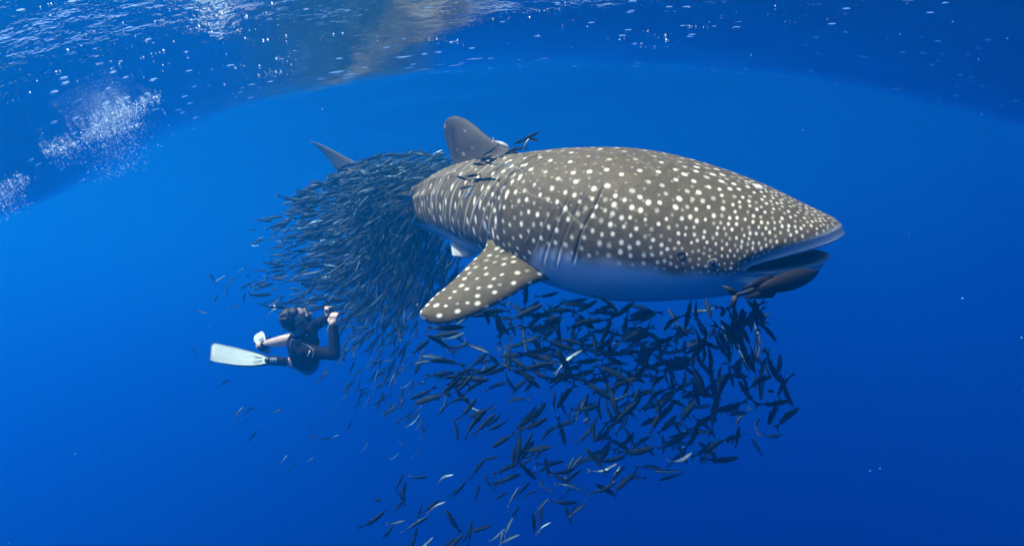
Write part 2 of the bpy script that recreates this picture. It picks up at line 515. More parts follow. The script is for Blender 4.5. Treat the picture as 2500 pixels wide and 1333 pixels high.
# ---- fins, one skin with the body
def fin_grid(lead, trail, thick, nu=90, nv=44, camber=0.0):
    """lead, trail: rows of (px, py, d) from root to tip; returns a closed tube grid root -> tip"""
    lead = np.array([at(*p) for p in lead]); trail = np.array([at(*p) for p in trail])
    def res(P):
        a = np.r_[0, np.cumsum(np.linalg.norm(np.diff(P, axis=0), axis=1))]; a /= a[-1]
        t = 1 - (1 - np.linspace(0, 1, nu)) ** 1.35
        return np.stack([spline(a, P[:, k], t) for k in range(3)], -1)
    Lq, Tq = res(lead), res(trail)
    th = np.linspace(0, 2*np.pi, nv, endpoint=False)
    cfrac = (1 - np.cos(th)) / 2
    prof = np.sign(np.sin(th)) * np.abs(np.sin(th)) ** .9 * (1 - cfrac) ** .45
    chord = Tq - Lq
    span = np.gradient((Lq + Tq) / 2, axis=0)
    nrm = np.cross(span, chord); nrm /= np.linalg.norm(nrm, axis=1, keepdims=True) + 1e-9
    nrm = np.where(((nrm * Lq).sum(1) > 0)[:, None], -nrm, nrm)                  # towards the viewer's side
    u = np.linspace(0, 1, nu)
    t_ = thick * (1 - u ** 3) ** .5 * (1 - .55 * u) * (1 + 1.6 * np.exp(-u / .07)) + .003
    t_[-1] = .0005
    P = Lq[:, None] + chord[:, None] * cfrac[None, :, None] + nrm[:, None] * (t_[:, None] * prof[None])[..., None]
    P = P + nrm[:, None] * (camber * np.sin(np.pi * cfrac)[None, :, None])
    return P

def fin_spots(P, spc, rad, n_try, amp=1.0, long=1.0, edge=.12):
    f = np.zeros(P.shape[:2]); acc = []
    nu, nv = f.shape
    for _ in range(n_try):
        i, j = rng.integers(2, nu - 2), rng.integers(0, nv)
        c = P[i, j]
        if acc and min(((c - a) ** 2).sum() for a in acc) < spc ** 2: continue
        acc.append(c)
        ax = P[min(i + 3, nu-1), j] - P[i - 2, j]; ax = ax / (np.linalg.norm(ax) + 1e-9)
        dv = P - c; a = (dv * ax).sum(-1); b2 = (dv ** 2).sum(-1) - a * a
        k = rng.uniform(.6, 1.25); am = amp * rng.choice([1, .8, .45], p=[.55, .2, .25])
        f = np.maximum(f, am * (1 - smooth(np.sqrt((a / long) ** 2 + np.maximum(b2, 0)) / (rad * k), .55, 1.25)))
    return f

fins = []
def add_fin(lead, trail, thick, spc, rad, n_try, pale_side=None, base_dark=0.0, amp=1.0, long=1.3, camber=0.0, nu=90, nv=44):
    P = fin_grid(lead, trail, thick, nu, nv, camber)
    sp = fin_spots(P, spc, rad, n_try, amp, long) if n_try else np.zeros(P.shape[:2])
    pl = np.zeros(P.shape[:2]) + (pale_side if pale_side is not None else 0)
    if pale_side is None:
        under = np.sin(np.linspace(0, 2*np.pi, nv, endpoint=False)) < -.15
        pl[:, under] = .8
    fins.append((P, sp * (1 - pl), pl, np.zeros(P.shape[:2]) + base_dark))
# near pectoral: out towards the viewer, down and back
add_fin([(1412, 640, 3.42), (1372, 672, 3.36), (1310, 688, 3.28), (1235, 729, 3.18), (1160, 766, 3.10), (1095, 788, 3.05), (1050, 789, 3.03), (1028, 777, 3.03)],
        [(1190, 565, 3.72), (1184, 606, 3.58), (1150, 640, 3.46), (1105, 686, 3.32), (1062, 722, 3.20), (1038, 746, 3.12), (1026, 762, 3.06), (1024, 770, 3.04)],
        .060, .054, .0125, 1200, long=1.35, camber=.012, nu=150, nv=110)
# far pectoral, mostly behind the body
add_fin([(1500, 640, 4.1), (1530, 690, 4.35), (1560, 705, 4.6), (1560, 712, 4.8)], [(1370, 600, 4.5), (1420, 650, 4.75), (1500, 700, 4.85), (1545, 712, 4.85)], .05, .07, .015, 200)
# first dorsal
add_fin([(1262, 372, 4.02), (1226, 356, 4.10), (1192, 334, 4.22), (1160, 307, 4.36), (1134, 290, 4.46), (1112, 284, 4.52), (1097, 288, 4.55)],
        [(1098, 436, 4.62), (1106, 402, 4.60), (1098, 372, 4.60), (1088, 340, 4.60), (1084, 316, 4.58), (1085, 301, 4.57), (1089, 294, 4.56)],
        .042, .10, .0135, 400, pale_side=0.0, base_dark=.58, amp=.75, long=1.2, nu=100, nv=60)
# pelvic fin, its pale underside showing
add_fin([(1190, 585, 4.25), (1172, 612, 4.22), (1152, 627, 4.2), (1128, 629, 4.2), (1108, 626, 4.2)], [(1120, 545, 4.5), (1108, 572, 4.42), (1103, 588, 4.34), (1102, 606, 4.27), (1104, 622, 4.22)],
        .035, .03, .006, 120, pale_side=.8, amp=.4)
add_fin([(1150, 560, 4.9), (1130, 580, 5.0), (1112, 586, 5.05)], [(1085, 545, 5.1), (1090, 570, 5.1), (1102, 586, 5.08)], .03, .1, .01, 0, pale_side=.8)
# second dorsal and anal fin on the tail stalk
add_fin([(1010, 490, 5.5), (990, 462, 5.65), (972, 452, 5.75), (966, 453, 5.8)], [(955, 492, 6.0), (962, 472, 5.95), (962, 460, 5.85), (964, 455, 5.82)], .02, .1, .01, 40)
add_fin([(985, 530, 5.8), (968, 552, 5.95), (958, 560, 6.0)], [(945, 520, 6.2), (950, 540, 6.1), (955, 558, 6.02)], .02, .1, .01, 0, pale_side=.5)
# tail: long upper lobe, shorter lower lobe
add_fin([(905, 430, 6.9), (868, 397, 7.1), (830, 376, 7.25), (795, 358, 7.35), (770, 348, 7.4), (757, 345, 7.42)], [(842, 462, 7.3), (838, 440, 7.32), (818, 410, 7.36), (795, 381, 7.4), (772, 358, 7.42), (758, 347, 7.43)],
        .03, .12, .012, 60, pale_side=0.0, base_dark=.3, amp=.3)
add_fin([(890, 470, 7.0), (868, 505, 7.1), (850, 540, 7.2), (842, 552, 7.25)], [(845, 435, 7.3), (838, 470, 7.3), (838, 515, 7.28), (840, 550, 7.26)], .03, .12, .012, 40, pale_side=0.0, base_dark=.3, amp=.3)

V = [shark_grid.reshape(-1, 3)]; Q = [grid_quads(shark_grid.shape[0], NA, True)]
a1 = [A_spot.ravel()]; a2 = [A_pale.ravel()]; a3 = [A_dark.ravel()]
nvert = shark_grid.shape[0] * NA
for P, sp, pl, dk in fins:
    V.append(P.reshape(-1, 3)); Q.append(grid_quads(P.shape[0], P.shape[1], True, nvert)); nvert += P.shape[0] * P.shape[1]
    a1.append(sp.ravel()); a2.append(pl.ravel()); a3.append(dk.ravel())
shark_loc = Vector(cam_to_world(spine(np.array(2.2))[0]))
Vw = cam_to_world(np.concatenate(V)) - np.array(shark_loc)
me = make_mesh('body', Vw, np.concatenate(Q), attrs={'spot': np.concatenate(a1), 'pale': np.concatenate(a2), 'dark': np.concatenate(a3)})
bm = bmesh.new(); bm.from_mesh(me)
bmesh.ops.recalc_face_normals(bm, faces=bm.faces); bm.to_mesh(me); bm.free()

skin, nt, p, out = new_mat('shark_skin')
def attr(nt, name):
    n = nt.nodes.new('ShaderNodeAttribute'); n.attribute_name = name; return n.outputs['Fac']
n_big = noise(nt, 2.2, 4, .6); n_mid = noise(nt, 16, 5, .65); n_fine = noise(nt, 95, 3, .7)
base = mixcol(nt, n_big, (.098, .069, .027), (.158, .115, .049))
base = mixcol(nt, ramp(nt, n_mid, .35, .7), base, (.080, .057, .023))
grain = ramp(nt, n_fine, .3, .75, (.72, .72, .72), (1.25, 1.25, 1.25))
mg = nt.nodes.new('ShaderNodeMix'); mg.data_type = 'RGBA'; mg.blend_type = 'MULTIPLY'; mg.inputs[0].default_value = 1.0
nt.links.new(base, mg.inputs[6]); nt.links.new(grain, mg.inputs[7])
base = mg.outputs[2]
belly = mixcol(nt, n_mid, (.42, .45, .47), (.60, .62, .63))
c = mixcol(nt, attr(nt, 'pale'), base, belly)
spotc = mixcol(nt, n_mid, (.80, .75, .56), (.93, .89, .72))
c = mixcol(nt, attr(nt, 'spot'), c, spotc)
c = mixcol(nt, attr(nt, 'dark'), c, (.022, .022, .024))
nt.links.new(c, p.inputs['Base Color'])
p.inputs['Roughness'].default_value = .62
p.inputs['Specular IOR Level'].default_value = .18
bp = node(nt, 'ShaderNodeBump', Strength=.35, Distance=.006)
nt.links.new(math_node(nt, 'ADD', n_fine, n_mid), bp.inputs['Height'])
nt.links.new(bp.outputs[0], p.inputs['Normal'])

whale_shark = link('whale_shark', None, loc=shark_loc)
tag(whale_shark, 'huge grey brown whale shark covered in white spots with mouth slightly open', 'whale shark')
link('body', me, skin, whale_shark)

# eyes: a dark ball in a low pale rim, and the spiracle pit behind each
def lathe(profile, n=20):
    a = np.linspace(0, 2*np.pi, n, endpoint=False)
    P = np.array([[(r * math.cos(t), r * math.sin(t), z) for t in a] for r, z in profile])
    return P.reshape(-1, 3), grid_quads(len(profile), n, True)
eye_m = simple_mat('shark_eye', (.012, .012, .014), .12, spec=.6)
rim_m = simple_mat('eye_rim', (.13, .115, .09), .6)
def surf_frame(i, j):
    c = cam_to_world(outer[i, j]); n = cam_to_world(shark_n[i, j]); t = cam_to_world(eS[i, j])
    n = Vector(n).normalized(); t = Vector(t); t = (t - n * t.dot(n)).normalized(); b = n.cross(t)
    M = Matrix((t, b, n)).transposed().to_4x4(); M.translation = Vector(c) - shark_loc
    return M
def child(name, prof, mat, M, n=20):
    v, q = lathe(prof, n); m_ = make_mesh(name, v, q)
    bm = bmesh.new(); bm.from_mesh(m_); bmesh.ops.remove_doubles(bm, verts=bm.verts, dist=1e-6); bmesh.ops.recalc_face_normals(bm, faces=bm.faces); bm.to_mesh(m_); bm.free()
    m_.transform(M)
    return link(name, m_, mat, whale_shark)
ie, je = pick(1740, 643); isp, jsp = pick(1664, 623)
for j1, j2 in ((je, jsp), ((NA // 2 - je) % NA, (NA // 2 - jsp) % NA)):
    Me = surf_frame(ie, j1)
    e = child('eye', [(0.0001, .013), (.006, .0122), (.011, .008), (.0135, 0), (.012, -.008), (.0001, -.012)], eye_m, Me)
    child('eye_rim', [(.013, -.006), (.0135, .004), (.017, .006), (.022, .003), (.026, -.006)], rim_m, Me)
    child('spiracle', [(.0001, -.004), (.008, -.003), (.013, .0015), (.017, .004), (.022, .002), (.026, -.005)], simple_mat('spiracle', (.03, .027, .022), .6), surf_frame(isp, j2))
# ------------------------------------------------------------------ fish
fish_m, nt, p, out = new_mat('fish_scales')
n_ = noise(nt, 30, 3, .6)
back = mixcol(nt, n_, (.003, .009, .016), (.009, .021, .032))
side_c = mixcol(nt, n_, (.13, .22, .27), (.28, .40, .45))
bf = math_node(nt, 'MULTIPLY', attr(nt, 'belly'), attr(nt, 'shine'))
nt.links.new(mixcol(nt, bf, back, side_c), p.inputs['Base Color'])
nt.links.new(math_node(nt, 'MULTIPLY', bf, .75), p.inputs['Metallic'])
p.inputs['Roughness'].default_value = .5
p.inputs['Specular IOR Level'].default_value = .06

def fish_geo(bend=0.0, height=.095, width=.055, nu=15, nv=10):
    """a mackerel-like fish one metre long, nose at +x, tail fork at -x"""
    u = np.linspace(0, 1, nu)
    prof = spline([0, .06, .2, .4, .62, .8, .88, .92], [.012, .05, .085, .1, .082, .04, .022, .02], np.clip(u * .92, 0, .92)) / .1
    x = .5 - u * .86
    a = np.linspace(0, 2*np.pi, nv, endpoint=False)
    P = np.stack([np.repeat(x[:, None], nv, 1), width * prof[:, None] * np.cos(a)[None], height * prof[:, None] * np.sin(a)[None]], -1)
    V = [P.reshape(-1, 3), np.array([[.515, 0, 0]])]
    quads = [grid_quads(nu, nv, True)]
    belly = [np.repeat(smooth(-np.sin(a)[None], -.55, .25), nu, 0).ravel(), np.array([.3])]
    tris = [(nu * nv, (j + 1) % nv, j) for j in range(nv)]
    n = nu * nv + 1
    # forked tail, small fins: thin two-sided wedges
    def wedge(pts, th):
        nonlocal n
        pts = np.array(pts, float)
        c = pts.mean(0)
        top = pts.copy(); ctr = np.array([[c[0], th, c[2]], [c[0], -th, c[2]]])
        V.append(np.concatenate([top, ctr])); belly.append(np.full(len(pts) + 2, .35))
        for k in range(len(pts)):
            k2 = (k + 1) % len(pts)
            tris.append((n + k, n + k2, n + len(pts))); tris.append((n + k2, n + k, n + len(pts) + 1))
        n += len(pts) + 2
    wedge([(-.33, 0, .02), (-.42, 0, .06), (-.52, 0, .125), (-.47, 0, .05), (-.43, 0, 0), (-.36, 0, -.004)], .008)
    wedge([(-.33, 0, -.02), (-.36, 0, .004), (-.43, 0, 0), (-.47, 0, -.05), (-.52, 0, -.125), (-.42, 0, -.06)], .008)
    wedge([(.14, 0, .085), (.06, 0, .135), (.02, 0, .09)], .006)
    wedge([(-.10, 0, .075), (-.17, 0, .105), (-.2, 0, .05)], .006)
    wedge([(-.10, 0, -.075), (-.17, 0, -.105), (-.2, 0, -.05)], .006)
    wedge([(.22, .045, -.02), (.12, .09, -.06), (.14, .05, -.04)], .006)
    wedge([(.22, -.045, -.02), (.12, -.09, -.06), (.14, -.05, -.04)], .006)
    V = np.concatenate(V)
    V[:, 1] += bend * (np.clip(.2 - V[:, 0], 0, 1) ** 2) - bend * .05
    return V, quads[0], np.array(tris), np.concatenate(belly)
fish_geos = [fish_geo(b, h_, w_) for b, h_, w_ in ((0, .082, .050), (.45, .080, .050), (-.45, .080, .050), (.9, .079, .049), (-.8, .085, .047))]
fish_mesh = {}
for k, (v, q, t, bl) in enumerate(fish_geos):
    for sh, lv in (('dull', .05), ('lit', 1.0)):  # same fish twice
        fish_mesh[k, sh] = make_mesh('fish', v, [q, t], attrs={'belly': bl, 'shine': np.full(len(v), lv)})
        fish_mesh[k, sh].materials.append(fish_m)

def in_poly(x, y, poly):
    inside = False; n = len(poly); j = n - 1
    for i in range(n):
        xi, yi = poly[i]; xj, yj = poly[j]
        if (yi > y) != (yj > y) and x < (xj - xi) * (y - yi) / (yj - yi) + xi: inside = not inside
        j = i
    return inside

def fish_frame(ang, depth_tilt, roll, size, pos):
    """ang: heading in the picture plane (deg, 0 = right, 90 = up), depth_tilt: away from the viewer"""
    h = np.array([math.cos(R(ang)) * math.cos(R(depth_tilt)), math.sin(R(depth_tilt)), math.sin(R(ang)) * math.cos(R(depth_tilt))])
    h = Vector(cam_to_world(h)).normalized()
    z = Vector((0, 0, 1))
    if abs(h.z) > .93: z = Vector(cam_to_world(np.array([-.7, .3, .2])))
    y = z.cross(h).normalized(); z = h.cross(y).normalized()
    M = Matrix((h, y, z)).transposed().to_4x4() @ Matrix.Rotation(R(roll), 4, 'X')
    M = M @ Matrix.Scale(size, 4)
    M.translation = Vector(cam_to_world(pos))
    return M

school = []       # (px, py, d, size, M, variant, lit, zone)
def scatter(poly, n, dens, angf, dlo, dhi, size, lit_p, zone, tilt_sd=22, gap=0.0):
    xs = [p_[0] for p_ in poly]; ys = [p_[1] for p_ in poly]; k = 0; tries = 0; placed = []
    while k < n and tries < n * 60:
        tries += 1
        x, y = rng.uniform(min(xs), max(xs)), rng.uniform(min(ys), max(ys))
        if not in_poly(x, y, poly) or rng.random() > dens(x, y): continue
        d = rng.uniform(dlo, dhi) if not callable(dlo) else dlo(x, y)
        pos = at(x, y, d)
        if gap and placed and min(((pos - q_) ** 2).sum() for q_ in placed) < gap * gap: continue
        placed.append(pos)
        sz = rng.uniform(*size); lit = rng.random() < (lit_p(x, y) if callable(lit_p) else lit_p)
        ang = angf(x, y); roll = rng.normal(0, 18) + (rng.choice([-50, 50]) if lit else 0)
        M = fish_frame(ang, rng.normal(0, tilt_sd), roll, sz, pos)
        school.append((x, y, d, sz, M, int(rng.integers(0, 5)), bool(lit), zone)); k += 1

def ang_a(x, y):
    f = smooth(np.array(x), 1620, 1800) * smooth(np.array(y), 1080, 900)
    if rng.random() < .25 + .6 * f: a = rng.normal(-72, 22)
    else: a = rng.normal(6 if y < 930 else 28, 24)
    return a + (180 if rng.random() < .35 else 0)
poly_a = [(1180, 738), (1330, 715), (1500, 742), (1760, 742), (1850, 735), (1880, 840), (1935, 960), (1920, 1060), (1780, 1130), (1660, 1160), (1560, 1190), (1420, 1215), (1300, 1190), (1200, 1100), (1090, 1070), (1020, 960), (1010, 850), (1100, 790)]
def dens_a(x, y):
    return float(.22 + .78 * math.exp(-((x - 1660) / 260) ** 2 - ((y - 880) / 170) ** 2) + .35 * math.exp(-((x - 1330) / 130) ** 2 - ((y - 850) / 110) ** 2))
scatter(poly_a, 430, dens_a, ang_a, 2.9, 4.6, (.18, .24), lambda x, y: .03 + .10 * (y > 980) + .1 * (x < 1200), 'under', 24, .085)
poly_c = [(880, 1260), (960, 1180), (1080, 1150), (1200, 1090), (1420, 1130), (1420, 1260), (1300, 1300), (1220, 1340), (880, 1340)]
scatter(poly_c, 60, lambda x, y: 1.0, lambda x, y: rng.choice([rng.normal(30, 18), rng.normal(75, 18)]), 3.2, 4.8, (.16, .21), .5, 'below', 20, .08)
poly_d = [(1120, 440), (1170, 385), (1235, 345), (1290, 330), (1345, 335), (1300, 370), (1260, 420), (1240, 480), (1190, 480), (1150, 470)]
scatter(poly_d, 34, lambda x, y: 1.0, lambda x, y: rng.normal(15, 22) + rng.choice([0, 180]), 3.35, 3.62, (.10, .14), .12, 'back', 18, .05)

# the dense shoal round the tail
poly_b = [(835, 405), (900, 384), (990, 372), (1100, 374), (1106, 420), (1050, 455), (1015, 500), (1060, 540), (1080, 600), (1150, 640), (1090, 700), (1030, 760), (1010, 850), (1040, 960), (985, 1000), (900, 850), (820, 800), (680, 800), (600, 700), (610, 560), (700, 470), (800, 440)]
def ang_b(x, y):
    f = float(smooth(np.array(x), 760, 960) * smooth(np.array(y), 430, 620))
    return 12 + 55 * f + rng.normal(0, 14) + (180 if rng.random() < .2 else 0)
def d_b(x, y):
    # a bowl of fish wrapped round the tail stalk, thick along the line of sight
    return rng.uniform(4.6, 6.4) if rng.random() < .35 else rng.uniform(6.4, 9.6)
def dens_b(x, y):
    e = math.exp(-((x - 930) / 185) ** 2 - ((y - 560) / 240) ** 2)
    return float(.015 + .985 * e ** 1.35) * (1.0 if y < 760 else .8)
scatter(poly_b, 3400, dens_b, ang_b, d_b, None, (.17, .22), lambda x, y: .10 + .10 * (x > 900 and 560 < y < 720), 'tail', 20)
scatter([(690, 780), (900, 780), (1050, 960), (1040, 1080), (900, 1000), (720, 900)], 110, lambda x, y: .5 + .5 * (x > 850), lambda x, y: rng.normal(60, 25), 5.6, 8.5, (.17, .22), .25, 'tail', 20)
scatter([(420, 740), (680, 560), (720, 760), (1000, 1000), (1040, 1180), (700, 1150), (480, 960)], 40, lambda x, y: 1, lambda x, y: rng.normal(45, 25), 6, 9.5, (.17, .22), .4, 'tail', 20)
scatter([(880, 425), (1000, 395), (1075, 430), (1060, 470), (1050, 560), (960, 570), (890, 540)], 300, lambda x, y: 1.0, ang_b, 4.6, 5.5, (.16, .20), .12, 'tail', 20)
# nothing inside the shark
def inside_shark(w):
    c = np.asarray(w) @ MR; q_ = np.array([c[0], -c[2], c[1]])
    ss = np.linspace(0, SHARK_L, 60); cc, t_, sd_, up_ = spine(ss)
    k = int(np.argmin(((cc - q_) ** 2).sum(1))); dv = q_ - cc[k]
    u2, d2, w2 = ring_profile(ss)
    a = abs(dv @ sd_[k]) / (w2[k] + .07); b = (dv @ up_[k]) / ((u2[k] if dv @ up_[k] > 0 else d2[k]) + .05)
    return abs(dv @ t_[k]) < .25 and a * a + b * b < 1
school = [f for f in school if not inside_shark(f[4].translation)]
# the fish that show largest stand singly, the rest of the shoal is one mass
front = sorted([f for f in school if f[7] != 'tail'], key=lambda f: -f[3] / f[2])
order = [f for f in front if f[7] in ('back', 'below')]
order += [f for f in front if f[7] == 'under'][:295 - len(order)]
single = order[:295]
single_ids = set(id(f) for f in single)
LBL = {('under', False): ('slim dark fish of the shoal swimming under the whale shark belly', 'dark fish under the whale shark'),
       ('under', True): ('slim fish with a pale shining flank among dark fish under the shark', 'shining fish under the whale shark'),
       ('below', False): ('slim dark fish in the loose group deep below the shark and diver', 'dark fish in the deep loose group'),
       ('below', True): ('pale silvery fish in the loose group deep below the shark and diver', 'silvery fish in the deep loose group'),
       ('back', False): ('small dark fish gliding over the shark back beside the dorsal fin', 'small dark fish over the shark back'),
       ('back', True): ('small pale shining fish over the shark back beside the dorsal fin', 'small shining fish over the shark back')}
for f in single:
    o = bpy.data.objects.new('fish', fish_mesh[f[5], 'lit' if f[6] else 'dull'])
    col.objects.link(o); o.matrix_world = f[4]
    lb, gr = LBL[f[7], f[6]]
    if f[7] == 'under':
        where = ('close beneath the whale shark belly' if f[1] < 800 and f[0] > 1300 else 'beneath the tip of the shark pectoral fin' if f[0] < 1300 else
                 'beneath the shark eye and mouth' if f[0] > 1680 and f[1] < 960 else 'at the thin lower fringe of the belly shoal' if f[1] > 1000 else 'in the thick middle of the belly shoal')
        lb = ('slim dark fish ' if not f[6] else 'slim fish with a pale shining flank ') + where
        gr = ('dark' if not f[6] else 'shining') + ' fish ' + where
    tag(o, lb, 'fish', gr)
def mass(name, fl, label):
    Vs, Qs, Ts, B_, Sh = [], [], [], [], []; n = 0
    for f in fl:
        v, q_, t_, bl = fish_geos[f[5]]
        M = np.array(f[4]); Vs.append(v @ M[:3, :3].T + M[:3, 3])
        Qs.append(q_ + n); Ts.append(t_ + n); B_.append(bl); Sh.append(np.full(len(v), 1.0 if f[6] else .62)); n += len(v)  # paler bluish flanks painted in place of the haze of distance
    m_ = make_mesh(name, np.concatenate(Vs), [np.concatenate(Qs), np.concatenate(Ts)], attrs={'belly': np.concatenate(B_), 'shine': np.concatenate(Sh)})
    tag(link(name, m_, fish_m), label, 'fish shoal', kind='stuff')
mass('fish_shoal', [f for f in school if f[7] == 'tail'], 'dense bluish shoal of small fish wrapped round the whale shark tail')
mass('fish_shoal', [f for f in school if f[7] != 'tail' and id(f) not in single_ids], 'farther small dark fish of the shoal under the whale shark belly')

# ---- suckerfish: long body lofted along a bent axis with a forked tail and low fins
def sucker_fish(name, label, axis, height, width, colr, tail_h, fins_on=True, belly_col=None):
    ax = np.array([at(*a) for a in axis])                        # head -> tail
    a_ = np.r_[0, np.cumsum(np.linalg.norm(np.diff(ax, axis=0), axis=1))]; Ltot = a_[-1]
    nu, nv = 34, 20
    u = np.linspace(0, 1, nu); C = np.stack([spline(a_ / Ltot, ax[:, k], u) for k in range(3)], -1)
    T = np.gradient(C, axis=0); T /= np.linalg.norm(T, axis=1, keepdims=True)
    upv = np.array([0, 0, 1.0]); sdv = np.cross(T, upv); sdv /= np.linalg.norm(sdv, axis=1, keepdims=True); upv = np.cross(sdv, T)
    pr = spline([0, .04, .12, .3, .5, .75, .9, 1], [.12, .45, .72, 1, .95, .55, .26, .22], u)
    an = np.linspace(0, 2*np.pi, nv, endpoint=False)
    P = C[:, None] + sdv[:, None] * (width * pr[:, None] * np.cos(an))[..., None] + upv[:, None] * (height * pr[:, None] * np.sin(an) * np.where(np.sin(an) > 0, .9, 1.05))[..., None]
    V = [P.reshape(-1, 3)]; Q_ = [grid_quads(nu, nv, True)]; n = nu * nv
    def blade(i0, pts, th=.004):
        nonlocal n
        base = C[i0]; m_ = len(pts); P2 = []
        for sgn in (1, -1):
            for (fx, fz) in pts: P2.append(base + T[i0] * fx + upv[i0] * fz + sdv[i0] * th * sgn)
        V.append(np.array(P2)); f = []
        for k in range(m_):
            k2 = (k + 1) % m_; f.append((n + k, n + k2, n + m_ + k2, n + m_ + k))
        for k in range(1, m_ - 2, 2):
            f.append((n, n + k, n + k + 1, n + min(k + 2, m_ - 1))); f.append((n + m_, n + m_ + min(k + 2, m_ - 1), n + m_ + k + 1, n + m_ + k))
        Q_.append(np.array(f)); n += 2 * m_
    t_ = tail_h
    blade(nu - 2, [(-.01, 0), (.01, .25 * t_), (.5 * t_, .7 * t_), (1.05 * t_, t_), (.75 * t_, .45 * t_), (.55 * t_, 0.0)])
    blade(nu - 2, [(-.01, 0), (.55 * t_, 0.0), (.75 * t_, -.45 * t_), (1.05 * t_, -t_), (.5 * t_, -.7 * t_), (.01, -.25 * t_)])
    if fins_on:
        h0 = height
        blade(int(nu * .55), [(0, .6 * h0), (.04, 1.15 * h0), (.12, .85 * h0), (.2, .45 * h0), (.12, .2 * h0), (.05, .2 * h0)])
        blade(int(nu * .55), [(0, -.6 * h0), (.05, -.2 * h0), (.12, -.2 * h0), (.2, -.5 * h0), (.12, -.95 * h0), (.04, -1.25 * h0)])
        blade(int(nu * .2), [(0, -.3 * h0), (.06, -.2 * h0), (.12, -.5 * h0), (.13, -1.0 * h0), (.08, -1.1 * h0), (.03, -.8 * h0)])
    # flat sucking disc on the crown
    Vc = cam_to_world(np.concatenate(V)); loc = Vector(cam_to_world(C[nu // 2]))
    m_ = make_mesh(name, Vc - np.array(loc), np.concatenate(Q_))
    bm = bmesh.new(); bm.from_mesh(m_); bmesh.ops.recalc_face_normals(bm, faces=bm.faces); bm.to_mesh(m_); bm.free()
    mt = simple_mat(name + '_skin', colr, .55, spec=.25, vary=.4, scale=25)
    tag(link(name, m_, mt, loc=loc), label, 'fish')
sucker_fish('remora', 'large dark brown suckerfish with forked tail clinging beneath the shark lower jaw', [(1992, 664, 2.46), (1930, 683, 2.41), (1870, 700, 2.38), (1822, 714, 2.38), (1798, 720, 2.39)], .046, .036, (.010, .008, .007), .062)
sucker_fish('remora', 'dark suckerfish beneath the shark tail stalk behind the pelvic fin', [(1092, 560, 4.75), (1060, 556, 4.85), (1030, 552, 4.95), (1008, 550, 5.05)], .05, .04, (.03, .03, .03), .06)
def skin_d(px, py):
    return float(outer[..., 1].ravel()[np.argmin(((vis_px - px) ** 2 + (vis_py - py) ** 2).ravel())])
da, db = skin_d(1846, 457), skin_d(1228, 358)
sucker_fish('remora', 'tiny pale suckerfish riding on top of the whale shark head', [(1864, 464, da - .02), (1852, 457, da), (1840, 452, da + .02), (1833, 450, da + .03)], .014, .012, (.62, .62, .58), .012, False)
sucker_fish('remora', 'pale suckerfish at the front foot of the shark dorsal fin', [(1242, 360, db - .02), (1230, 354, db), (1214, 347, db + .03), (1206, 344, db + .05)], .017, .015, (.55, .55, .5), .02, False)
sucker_fish('remora', 'dusky suckerfish under the shark chin, behind the large dark one', [(1998, 660, 2.62), (1972, 672, 2.60), (1945, 684, 2.58), (1925, 692, 2.57)], .024, .02, (.012, .012, .013), .03)
# ------------------------------------------------------------------ specks, bubbles and stand-in glints in the water
def ball_mass(name, centres, radii, mat, label, cat):
    bm = bmesh.new(); bmesh.ops.create_icosphere(bm, subdivisions=1, radius=1.0)
    bv = np.array([v.co[:] for v in bm.verts]); bf = np.array([[v.index for v in f.verts] for f in bm.faces]); bm.free()
    V = (centres[:, None] + bv[None] * radii[:, None, None]).reshape(-1, 3)
    T = (bf[None] + (np.arange(len(centres)) * len(bv))[:, None, None]).reshape(-1, 3)
    tag(link(name, make_mesh(name, V, T), mat), label, cat, kind='stuff')
speck_m = simple_mat('speck', (.5, .68, .72), .5)
n_sp = 260
c_ = np.array([at(2650 * rng.random() ** 1.5 - 100, 1333 * rng.random() ** 1.6, rng.uniform(.9, 5.5)) for _ in range(n_sp)])
cw = cam_to_world(c_)
ok = (cw[:, 2] < surface_z(cw[:, 0], cw[:, 1]) - .03) & np.array([not inside_shark(w) for w in cw])
ball_mass('drifting_specks', cw[ok], rng.uniform(.0006, .0016, n_sp)[ok], speck_m, 'tiny pale specks drifting in the blue water', 'specks')

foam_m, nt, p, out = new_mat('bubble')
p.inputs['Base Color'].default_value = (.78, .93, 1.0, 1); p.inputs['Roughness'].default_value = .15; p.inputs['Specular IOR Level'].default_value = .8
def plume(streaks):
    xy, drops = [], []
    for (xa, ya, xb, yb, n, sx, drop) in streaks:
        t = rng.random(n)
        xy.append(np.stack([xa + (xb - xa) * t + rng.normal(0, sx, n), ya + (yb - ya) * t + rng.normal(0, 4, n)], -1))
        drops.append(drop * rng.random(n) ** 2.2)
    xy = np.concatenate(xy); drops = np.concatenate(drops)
    # walk along each line of sight to the water surface and hang the ball under it
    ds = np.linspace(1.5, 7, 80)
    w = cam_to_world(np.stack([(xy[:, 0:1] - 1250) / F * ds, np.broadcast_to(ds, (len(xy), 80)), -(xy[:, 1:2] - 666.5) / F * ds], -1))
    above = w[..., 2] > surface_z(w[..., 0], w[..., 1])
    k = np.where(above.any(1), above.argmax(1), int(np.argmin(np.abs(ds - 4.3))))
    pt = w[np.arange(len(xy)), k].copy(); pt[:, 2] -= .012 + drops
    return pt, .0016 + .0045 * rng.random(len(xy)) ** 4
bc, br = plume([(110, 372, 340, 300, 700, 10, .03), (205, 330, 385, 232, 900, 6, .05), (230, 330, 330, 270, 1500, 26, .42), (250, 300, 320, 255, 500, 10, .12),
                (0, 470, 60, 425, 350, 14, .06), (-60, 520, 50, 470, 350, 18, .15), (120, 365, 190, 350, 250, 8, .16), (640, 180, 720, 172, 60, 14, .02), (1040, 92, 1150, 108, 70, 16, .01)])
